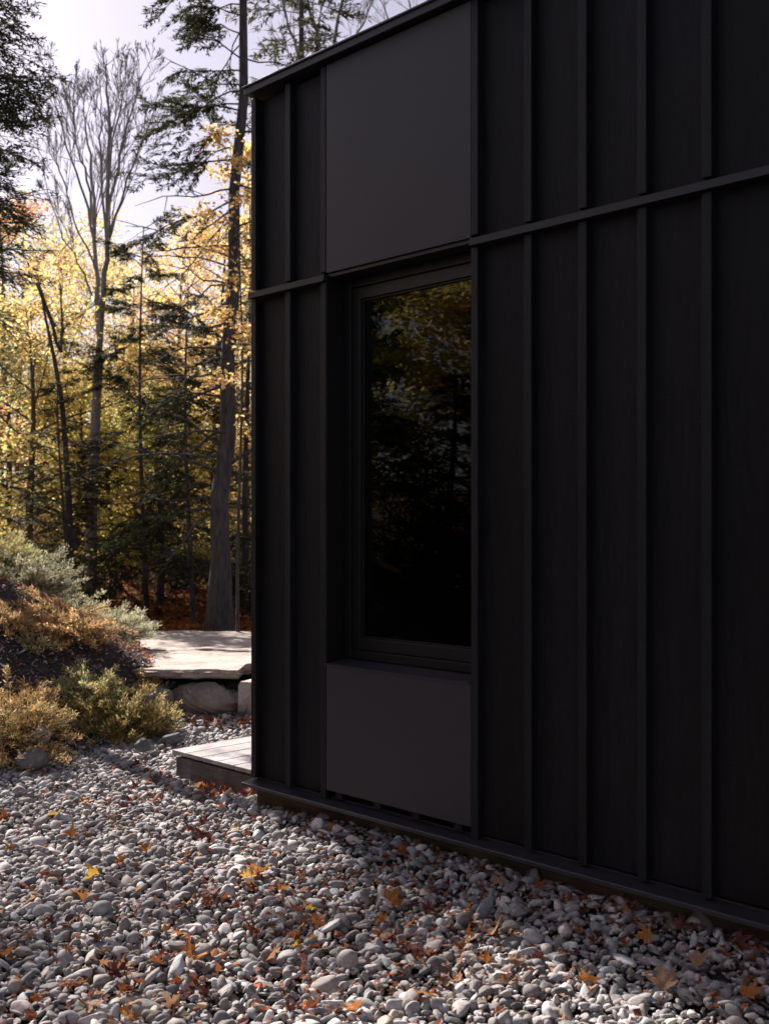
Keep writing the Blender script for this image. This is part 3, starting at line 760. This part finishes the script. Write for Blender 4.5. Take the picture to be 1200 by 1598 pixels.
# ---- background wall of trees, far behind
rB = random.Random(5)
for i in range(11):
    px_ = -120 + i * 62 + rB.uniform(-15, 15); D = rB.uniform(33, 42)
    pal = [OLI, YEL, YEL, ORA, GRN, YGR][i % 6]
    nm = ['olive', 'yellow', 'faded yellow', 'dull orange', 'deep green', 'yellowish green'][i % 6]
    where = ['beyond the left hemlock', 'beyond the coral maple', 'beyond the golden maple', 'seen past the sapling', 'left of the bare stems', 'right of the bare stems', 'beyond the low yellow-green trees', 'seen left of the big trunk', 'behind the big trunk', 'behind the cabin corner', 'behind the cabin roof'][i]
    broadleaf('woodland_tree', at(px_, D), rB.uniform(3.6, 5.6), 2.8, pal, f'far {nm} tree {where}', 400 + i, r0=.14, n1=22, leafn=4, leaf=.15, z_first=.08, group='distant woodland trees')

# dark undergrowth bushes at the edge of the wood
def bush(name, loc, w_, h_, pal, label, seed, n=2600, leaf=.06, group=None):
    root = empty(name, loc); tag(root, label, 'bush', group); tb = TB(seed); r = tb.r; A = []
    for i in range(34):
        az = r.uniform(0, 2 * np.pi); el = r.uniform(.35, 1.4)
        d = np.array([math.cos(az) * math.cos(el) * w_, math.sin(az) * math.cos(el) * w_, math.sin(el) * h_]); L = np.linalg.norm(d) * r.uniform(.6, 1.05)
        c = tb.curve((0, 0, -.03), d / np.linalg.norm(d), L, 5, -.1, .14); tb.tube(c, np.linspace(.014, .003, 6), 4); A += [c[2], c[3], c[4], c[5]]
    A = np.array(A); k_ = n // len(A); a = np.repeat(A, k_, 0); m_ = len(a)
    tb.leaves(a + r.normal(0, .11, (m_, 3)), r.normal(0, 1, (m_, 3)), r.normal(0, .6, (m_, 3)) + [0, 0, 1], leaf * r.uniform(.6, 1.3, m_), leaf * r.uniform(.5, .8, m_), pick_cols(r, m_, pal, .2))
    tb.wood('stem', M['bark'], root); tb.foliage('crown', M['leaf'], root); return root
UGR = [(.20, .20, .07, 3), (.34, .30, .09, 2), (.10, .12, .05, 2)]
UND = [(-7.2, 20.5, 1.6, 1.6, 'at the far left'), (-5.3, 18.6, 1.1, 1.0, 'behind the sage juniper'), (-4.3, 22.5, 1.3, 1.2, 'under the bare tree'), (-3.2, 23.5, 1.3, 1.3, 'right of the bare trunk'),
       (-2.3, 18.2, 1.0, .9, 'left of the big trunk'), (-1.55, 17.0, 1.1, 1.9, 'right of the big trunk'), (-1.5, 15.6, .7, .8, 'next to the cabin corner'), (-2.6, 26, 1.7, 1.6, 'in the deep shade'), (-5.9, 25.5, 1.7, 1.6, 'below the yellow maples')]
for i, (x_, y_, w_, h_, wh) in enumerate(UND):
    bush('undergrowth_bush', (x_, y_, gz(x_, y_)), w_, h_, [GRN, UGR][i % 2], f'{["dark green", "olive green"][i % 2]} undergrowth bush {wh}', 500 + i, group='bushes along the wood edge')

# ---- trees along the left of the gravel, standing outside the frame and mirrored in the window
side = [(-11.5, 6.6, 3.9, 1.5, YGR, 'yellow-green tree left of the gravel, mirrored in the window'), (-11.5, 4.2, 4.3, 2.0, YEL, 'golden tree left of the gravel, mirrored in the window'), (-10.5, 1.0, 4.0, 1.8, GRN, 'dark green tree left of the gravel'), (-13.5, 9.6, 4.6, 2.2, ORA, 'orange tree on the bank left of the gravel')]
for i, (x_, y_, h_, c_, pal, lab) in enumerate(side):
    broadleaf('side_tree', (x_, y_, gz(x_, y_)), h_, c_, pal, lab, 600 + i, r0=.1, n1=26, leafn=20, leaf=.10, z_first=.15)
broadleaf('side_tree', (-9.0, 13.4, gz(-9.0, 13.4)), 9.6, 2.6, YEL, 'tall half-bare maple outside the view on the sunny side', 640, r0=.12, n1=34, leafn=4, leaf=.11, z_first=.30)
for i, (x_, y_, w_, h_) in enumerate([(-7.6, 2.2, 1.1, 1.3), (-8.0, 4.7, 1.3, 1.9), (-8.6, 7.0, 1.2, 1.4), (-9.6, 2.8, 1.5, 2.0), (-10.2, 5.2, 1.8, 2.4), (-7.8, 0.2, 1.2, 1.4)]):
    bush('undergrowth_bush', (x_, y_, gz(x_, y_)), w_, h_, [GRN, GRN, OLI][i % 3], 'leafy bush ' + ['nearest', 'second', 'third', 'back', 'farther back', 'last'][i] + ' in the thicket left of the gravel', 650 + i)
lh = (-8.0, 6.15); hemlock('hemlock', (lh[0], lh[1], gz(*lh)), 4.4, 'small dark conifer left of the gravel, mirrored in the window', 106, n1=70, L0=1.3, top_L=.3, z0=.05, dens=1.5)
lh = (-9.0, 4.9); hemlock('hemlock', (lh[0], lh[1], gz(*lh)), 2.7, 'shorter dark conifer left of the gravel, mirrored in the window', 107, n1=60, L0=1.5, top_L=.3, z0=.03, dens=1.5)
def copy_tree(o, loc, rz, lab):
    c = o.copy(); COL.objects.link(c); c.location = loc; c.rotation_euler = (0, 0, rz); c['label'] = lab
    for ch in list(o.children):
        d_ = ch.copy(); COL.objects.link(d_); d_.parent = c
    return c
srcs = [o for o in COL.objects if o.name.startswith('autumn_tree') or o.name.startswith('side_tree')]
ring_t = [(-16, -2, 1), (-13, -5, 14), (-9, -8, 0), (-4, -10, 2), (1, -11, 15), (6, -9, 3), (-19, 15, 10), (-20, 18, 5), (-12, 16, 1)]
for i, (x_, y_, k_) in enumerate(ring_t):
    s_ = srcs[k_ % len(srcs)]
    wh = ['left', 'left rear', 'rear left corner', 'rear', 'rear right', 'far rear right', 'upper left', 'farthest upper left', 'left above the bank'][i]
    copy_tree(s_, (x_, y_, gz(x_, y_)), i * 1.3, f'autumn tree outside the view, {wh} of the clearing')

# ------------------------------------------------------------------ junipers on the bank
J_SAGE = [(.40, .38, .25, 3), (.50, .46, .33, 2), (.26, .26, .16, 2)]
J_ORA = [(.52, .33, .16, 3), (.62, .43, .24, 2), (.32, .20, .10, 2), (.34, .29, .13, 2)]
J_OLI = [(.40, .34, .14, 3), (.28, .26, .10, 2), (.50, .34, .16, 3), (.15, .16, .06, 2)]
J_LIM = [(.46, .43, .21, 3), (.34, .34, .16, 2), (.44, .32, .16, 1)]
def juniper(px_, py_, D, w_, h_, pal, label, seed, nf=230, up=.5, name='juniper'):
    x_ = (px_ - 600) / 1703 * D; z_ = gz(x_, D); root = empty(name, (x_, D, z_)); tag(root, label, 'shrub')
    tb = TB(seed); r = tb.r; P_, D_, N_, C_ = [], [], [], []; w_ *= .92; h_ *= .92
    lobes = [(r.uniform(0, 6.28), r.uniform(.25, 1.2)) for _ in range(9)]
    for i in range(int(nf * .68)):
        lb = lobes[r.integers(0, 9)]; az = lb[0] + r.normal(0, .28); el = min(1.45, abs(r.normal(up * lb[1] * 1.4, .16)))
        if r.random() < .3: az = r.uniform(0, 6.28)
        L = (w_ * math.cos(el) + h_ * math.sin(el)) * r.uniform(.55, 1.12)
        d = np.array([math.cos(az) * math.cos(el), math.sin(az) * math.cos(el), math.sin(el)])
        # follow the slope of the bank
        t0 = np.array([r.normal(0, w_ * .22), r.normal(0, w_ * .22), 0]); t0[2] = gz(x_ + t0[0], D + t0[1]) - z_ - .01
        c = tb.curve(t0, d, L, 6, -.35, .12)
        for q in range(1, 7):
            lim = gz(x_ + c[q, 0], D + c[q, 1]) - z_ + .035
            c[q, 2] = max(c[q, 2], lim)
        tb.tube(c, np.linspace(.006, .0018, 7), 3)
        tone = math.exp(r.normal(0, .22))
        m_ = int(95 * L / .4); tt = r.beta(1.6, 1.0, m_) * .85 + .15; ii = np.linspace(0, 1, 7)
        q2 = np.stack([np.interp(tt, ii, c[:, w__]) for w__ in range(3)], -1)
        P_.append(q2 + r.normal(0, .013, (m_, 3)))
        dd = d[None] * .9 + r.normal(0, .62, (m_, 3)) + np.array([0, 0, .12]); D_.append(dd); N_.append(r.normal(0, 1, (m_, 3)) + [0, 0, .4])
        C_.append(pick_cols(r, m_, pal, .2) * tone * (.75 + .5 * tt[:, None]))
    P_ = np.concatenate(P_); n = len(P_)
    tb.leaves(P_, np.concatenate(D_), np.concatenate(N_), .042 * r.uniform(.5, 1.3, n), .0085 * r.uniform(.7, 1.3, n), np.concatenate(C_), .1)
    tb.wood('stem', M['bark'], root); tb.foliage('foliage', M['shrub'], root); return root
juniper(50, 910, 10.6, .42, .40, J_SAGE, 'sage green juniper highest on the bank', 701)
juniper(172, 975, 11.2, .40, .32, J_SAGE, 'sage green juniper at the right end of the bank above the flagstones', 702)
juniper(118, 930, 11.2, .30, .26, J_SAGE, 'small sage juniper squeezed between the two larger sage junipers', 703, 130)
juniper(108, 1000, 9.7, .40, .26, J_ORA, 'golden orange juniper in the middle of the bank', 704, 230, .35)
juniper(196, 1108, 8.8, .35, .28, J_OLI, 'olive and rust juniper at the foot of the bank beside the rock', 705, 330, .45)
juniper(140, 1065, 8.95, .24, .22, J_LIM, 'small yellow-green juniper left of the olive and rust one', 706, 120, .5)
juniper(12, 1095, 8.0, .42, .36, J_OLI[:1] + J_OLI[2:] + J_ORA[:2], 'large olive juniper at the lower left edge', 707, 330, .55)
juniper(8, 925, 9.3, .20, .16, J_ORA, 'orange juniper tuft at the left edge under the sage one', 708, 110, .5)
juniper(4, 870, 10.8, .24, .46, J_LIM, 'tall fresh green feathery shrub at the left edge of the bank top', 709, 150, 1.0, 'feathery_shrub')
juniper(55, 1060, 8.6, .16, .12, J_ORA, 'small rusty juniper tuft above the large olive one', 710, 60, .4)

juniper(85, 1135, 8.3, .13, .09, J_ORA, 'low rusty tuft between the large olive juniper and the dark cobble', 711, 50, .4)
juniper(240, 1060, 9.6, .16, .12, J_ORA, 'dry rust tuft at the end of the bank beside the flagstone edge', 712, 55, .4)
juniper(60, 1010, 9.2, .13, .10, J_LIM, 'tiny yellow-green tuft in the open mulch under the orange juniper', 713, 40, .5)
# ------------------------------------------------------------------ fallen leaves
def maple_mesh(name, seed, stem=True, curl=.5):
    r = random.Random(seed)
    half = [(0, 1.0), (9, .70), (16, .74), (22, .52), (30, .40), (40, .62), (47, .66), (54, .95), (62, .66), (70, .64), (79, .44), (88, .33), (100, .50), (108, .64), (118, .40), (135, .27), (160, .20)]
    out = [(a, q) for a, q in half] + [(180, .10)] + [(360 - a, q) for a, q in half[::-1][:-1]]
    out = [(a + r.uniform(-3, 3), q * r.uniform(.86, 1.1)) for a, q in out]
    V = [(0, 0, 0)]; Fc = []; n = len(out)
    ax = r.uniform(0, math.pi); cu = curl * r.uniform(.8, 2.4); fo = r.uniform(-.1, .75); tw = r.uniform(-.4, .4)
    def z(x_, y_):
        u_ = x_ * math.cos(ax) + y_ * math.sin(ax); v_ = -x_ * math.sin(ax) + y_ * math.cos(ax)
        return cu * u_ * u_ * .8 + tw * u_ * v_ + .06 * math.sin(7 * u_ + seed) + .05 * math.sin(9 * v_) + fo * abs(x_) * (1 - .4 * abs(y_)) + .05 * math.sin(15 * x_ + seed) * abs(y_)
    for f in (.35, .7, 1.0):
        for a, q in out:
            q2 = q * f if f == 1 else (.5 * q + .25) * f
            if f < 1: q2 = min(q2, q * .92)
            x_, y_ = q2 * math.sin(R(a)), q2 * math.cos(R(a)); V.append((x_, y_, z(x_, y_)))
    for i in range(n):
        j = (i + 1) % n; Fc.append((0, 1 + j, 1 + i))
        for k_ in (0, 1):
            o_ = 1 + k_ * n; Fc.append((o_ + i, o_ + j, o_ + n + j, o_ + n + i))
    if stem:
        b_ = len(V)
        for t_ in (0, .5, 1): 
            V += [(-.014 + .1 * t_ * t_, -.1 - .55 * t_, .02 + .10 * t_), (.014 + .1 * t_ * t_, -.1 - .55 * t_, .02 + .10 * t_)]
        Fc += [(b_, b_ + 1, b_ + 3, b_ + 2), (b_ + 2, b_ + 3, b_ + 5, b_ + 4)]
    me = bpy.data.meshes.new(name); me.from_pydata(V, [], Fc); me.update()
    for p_ in me.polygons: p_.use_smooth = True
    return me
def fleaf_mat(name, c0, c1, trans=.3):
    m, nt, b = mat(name); mp = coords(nt); n = noise(nt, mp, 2.2, 6, .65)
    oi = nt.nodes.new('ShaderNodeObjectInfo'); rr = ramp(nt, n.outputs[0], [(.3, c0), (.65, c1)])
    nt.links.new(rr.outputs[0], b.inputs['Base Color']); b.inputs['Roughness'].default_value = .55; b.inputs['Specular IOR Level'].default_value = .3
    t = nt.nodes.new('ShaderNodeBsdfTranslucent'); nt.links.new(rr.outputs[0], t.inputs[0]); mix = nt.nodes.new('ShaderNodeMixShader'); mix.inputs[0].default_value = trans
    nt.links.new(b.outputs[0], mix.inputs[1]); nt.links.new(t.outputs[0], mix.inputs[2]); nt.links.new(mix.outputs[0], nt.nodes['Material Output'].inputs[0])
    bump(nt, n.outputs[0], b, .4, .05); return m
FL = {'yellow': fleaf_mat('yellow_leaf', (.60, .33, .05), (.75, .50, .10)), 'orange': fleaf_mat('orange_leaf', (.36, .125, .03), (.56, .23, .055)),
      'rust': fleaf_mat('rust_leaf', (.20, .058, .022), (.37, .12, .04)), 'maroon': fleaf_mat('maroon_leaf', (.075, .022, .016), (.16, .045, .028), .15),
      'tan': fleaf_mat('tan_leaf', (.30, .16, .09), (.45, .27, .16))}
LM = {}
for cn in FL:
    LM[cn] = []
    for i in range(6):
        me = maple_mesh('fallen_leaf', hash(('a', i)) % 1000 if False else i * 17 + len(cn), True, .55 if i % 2 else .25); me.materials.append(FL[cn]); LM[cn].append(me)
rl = random.Random(21)
def leaf(x_, y_, cn, size, label, tilt=.35, group=None, lift=0.0):
    o = bpy.data.objects.new('fallen_leaf', rl.choice(LM[cn])); COL.objects.link(o)
    o.location = (x_, y_, gz(x_, y_) + .030 + size * .12 + lift); o.rotation_euler = (rl.gauss(0, tilt), rl.gauss(0, tilt), rl.uniform(0, 6.28)); o.scale = (size * 1.4,) * 3
    tag(o, label, 'leaf', group); return o
def gp(px_, py_): D_ = 1703 * 1.62 / (py_ - 820); return (px_ - 600) / 1703 * D_, D_
SPEC = [(150, 1360, 'yellow', .05, 'flat yellow maple leaf alone on the pebbles at the left'), (228, 1322, 'orange', .045, 'orange maple leaf on pale pebbles halfway to the deck'),
        (291, 1413, 'yellow', .032, 'small bright yellow leaf in the middle of the left gravel'), (452, 1266, 'orange', .055, 'large crumpled orange leaf standing beside the cabin base'),
        (303, 1495, 'orange', .055, 'orange-brown curled leaf low in the left half'), (200, 1583, 'orange', .05, 'orange leaf touching the bottom edge at the left'),
        (70, 1355, 'rust', .04, 'dark red leaf left of the flat yellow one'), (180, 1520, 'maroon', .045, 'dark maroon leaf half under a pebble at the lower left'),
        (103, 1532, 'rust', .035, 'red scrap of leaf beside a round pebble at the lower left'), (410, 1362, 'orange', .055, 'orange leaf at the top of the leaf chain under the window'),
        (385, 1372, 'yellow', .04, 'yellow-orange leaf touching the leaf chain under the window'), (436, 1392, 'orange', .045, 'curled brown-orange leaf right of the leaf chain'),
        (470, 1425, 'rust', .045, 'rust red leaf pointing up in the middle gravel'), (492, 1440, 'orange', .04, 'narrow orange leaf just below the rust red one'),
        (425, 1490, 'orange', .05, 'spread orange leaf in the lower middle'), (627, 1350, 'rust', .045, 'rust leaf near the shaded strip in front of the lower panel'),
        (612, 1408, 'orange', .055, 'pair-lobed orange leaf right of the middle'), (640, 1480, 'maroon', .06, 'dark maroon leaf leaning on a pale pebble'),
        (766, 1458, 'orange', .055, 'orange leaf with pointed lobes among white pebbles'), (668, 1555, 'orange', .05, 'orange leaf near the bottom edge, centre right'),
        (560, 1575, 'orange', .045, 'upright orange leaf near the bottom edge, centre'), (905, 1462, 'orange', .045, 'curled orange leaf on bright pebbles near the shadow edge'),
        (838, 1408, 'rust', .04, 'red-brown leaf stuck upright at the shadow edge'), (1035, 1545, 'tan', .06, 'large brownish pink leaf at the lower right'),
        (918, 1532, 'orange', .05, 'wide orange leaf in the lower right gravel'), (1012, 1478, 'orange', .04, 'small orange leaf left of the white boulder pebbles'),
        (1085, 1515, 'tan', .05, 'curled tan leaf beside a tall white pebble'), (1165, 1560, 'orange', .05, 'orange leaf nearest the right edge'),
        (300, 1288, 'maroon', .055, 'dark maroon leaf in the shade below the deck'), (318, 1300, 'maroon', .05, 'second dark maroon leaf right of the first one below the deck'),
        (10, 1262, 'rust', .055, 'rust coloured leaf at the left edge below the bank'), (86, 1255, 'yellow', .045, 'golden leaf on the pebbles below the bank'),
        (110, 1290, 'orange', .045, 'orange leaf left of the pale pebble strip'), (130, 1235, 'orange', .05, 'orange-brown leaf between bank and deck'),
        (370, 1293, 'yellow', .03, 'tiny yellow leaf right of the shaded maroon leaves'), (385, 1250, 'rust', .05, 'bright rust leaf under the base flashing corner'),
        (350, 1262, 'rust', .04, 'rust leaf between the deck and the base corner'), (170, 1263, 'tan', .045, 'tan leaf in the pale pebbles below the bank'),
        (210, 1425, 'maroon', .04, 'dull maroon leaf below the flat yellow one'), (50, 1398, 'orange', .045, 'brown-orange leaf at the left below the dark red one'),
        (140, 1565, 'tan', .045, 'faded tan leaf at the bottom left corner'), (1150, 1500, 'maroon', .045, 'maroon leaf in the shade at the far right')]
for a_, b_, cn, sz, lab in SPEC:
    x_, y_ = gp(a_, b_); leaf(x_, y_, cn, sz, lab, .4)
word = {'yellow': 'small yellow', 'orange': 'small orange', 'rust': 'small rust brown', 'maroon': 'small dark maroon', 'tan': 'small tan'}
n_ = 0
CL = [gp(rl.uniform(0, 1200), rl.uniform(1180, 1598)) for _ in range(26)] + [gp(400, 1375), gp(440, 1400), gp(320, 1300), gp(130, 1270), gp(620, 1410), gp(660, 1490), gp(250, 1235)]
while n_ < 205:
    y_ = rl.uniform(3.2, 9.3); x_ = rl.uniform(-.4 * y_, .4 * y_)
    if rl.random() < .62: cl_ = rl.choice(CL); x_ = cl_[0] + rl.gauss(0, .13); y_ = cl_[1] + rl.gauss(0, .18)
    if not bool(gravel_ok(np.array([x_]), np.array([y_]))[0]): continue
    if wall_sp(x_, y_)[1] > 0 and wall_sp(x_, y_)[1] < .06: continue
    cn = rl.choices(['orange', 'rust', 'maroon', 'tan', 'yellow'], [3, 5, 4, 1.5, .12])[0]
    leaf(x_, y_, cn, rl.uniform(.020, .038), word[cn] + ' leaf lying scattered among the pebbles', .5, 'small leaves scattered on the pebbles', -.008); n_ += 1
for i in range(26):          # drifts against the deck skirt
    s_ = rl.uniform(-1.15, -.1); p_ = -.25 + abs(rl.gauss(0, .07)); x_, y_ = from_sp(s_, p_)
    leaf(x_, y_, rl.choice(['rust', 'orange', 'rust', 'maroon']), rl.uniform(.028, .042), 'crumpled leaf in the drift against the deck skirt', .7, 'leaves drifted against the deck', 0)
for i in range(22):
    x_ = rl.uniform(-1.75, -.95); y_ = 9.30 - abs(rl.gauss(0, .12)) ; 
    leaf(x_, y_, rl.choice(['maroon', 'rust', 'maroon']), rl.uniform(.03, .045), 'dark leaf in the drift at the foot of the stone step', .7, 'leaves drifted against the stone step', 0)
# leaf litter under the trees
def litter(name, P, size, label, seed, pal, m):
    tb = TB(seed); r = tb.r; n = len(P)
    tb.leaves(P, r.normal(0, 1, (n, 3)) * [1, 1, .3], r.normal(0, .5, (n, 3)) + [0, 0, 1], size * r.uniform(.6, 1.3, n), size * r.uniform(.5, .9, n), pick_cols(r, n, pal, .3))
    o = tb.foliage(name, m); tag(o, label, 'leaf litter', kind='stuff'); return o
r = np.random.default_rng(31); n = 26000
y_ = 13.2 + 14 * r.random(n) ** 1.5; x_ = r.uniform(-.42, .06, n) * y_
litter('leaf_litter', np.stack([x_, y_, ground_z(x_, y_) + r.uniform(-.01, .03, n)], -1), .085, 'orange and brown leaf litter under the trees behind the flagstones', 32, [(.40, .15, .05, 3), (.30, .10, .035, 2), (.50, .26, .09, 1)], M['leaf'])
n = 3200; y_ = r.uniform(6.8, 12.8, n); x_ = r.uniform(-4.2, -1.6, n); k = toe_dist(x_, y_) > .0; x_, y_ = x_[k], y_[k]
litter('leaf_litter', np.stack([x_, y_, ground_z(x_, y_) + .012 + r.uniform(0, .02, len(x_))], -1), .05, 'scattered brown leaves lying on the mulch of the bank', 33, [(.30, .12, .06, 3), (.22, .13, .09, 2)], M['leaf'])

r = np.random.default_rng(41); cc = np.array(CL); k = r.integers(0, len(cc), 2700)
x_ = cc[k, 0] + r.normal(0, .28, 2700); y_ = cc[k, 1] + r.normal(0, .36, 2700)
x2, y2 = jgrid(-4, 3, 3, 9.3, .19, r); x_ = np.concatenate([x_, x2]); y_ = np.concatenate([y_, y2])
xs, ys = from_sp(r.uniform(.1, 4.6, 420), np.abs(r.normal(0, .10, 420)) + .03); x_ = np.concatenate([x_, xs]); y_ = np.concatenate([y_, ys])
k = gravel_ok(x_, y_); x_, y_ = x_[k], y_[k]
litter('leaf_scraps', np.stack([x_, y_, ground_z(x_, y_) + r.uniform(-.006, .026, len(x_))], -1), .036, 'small scraps of rust and maroon leaves caught between the pebbles', 42, [(.24, .085, .04, 3), (.13, .05, .035, 4), (.38, .17, .07, 1.5), (.28, .19, .13, 1.5)], M['leaf'])
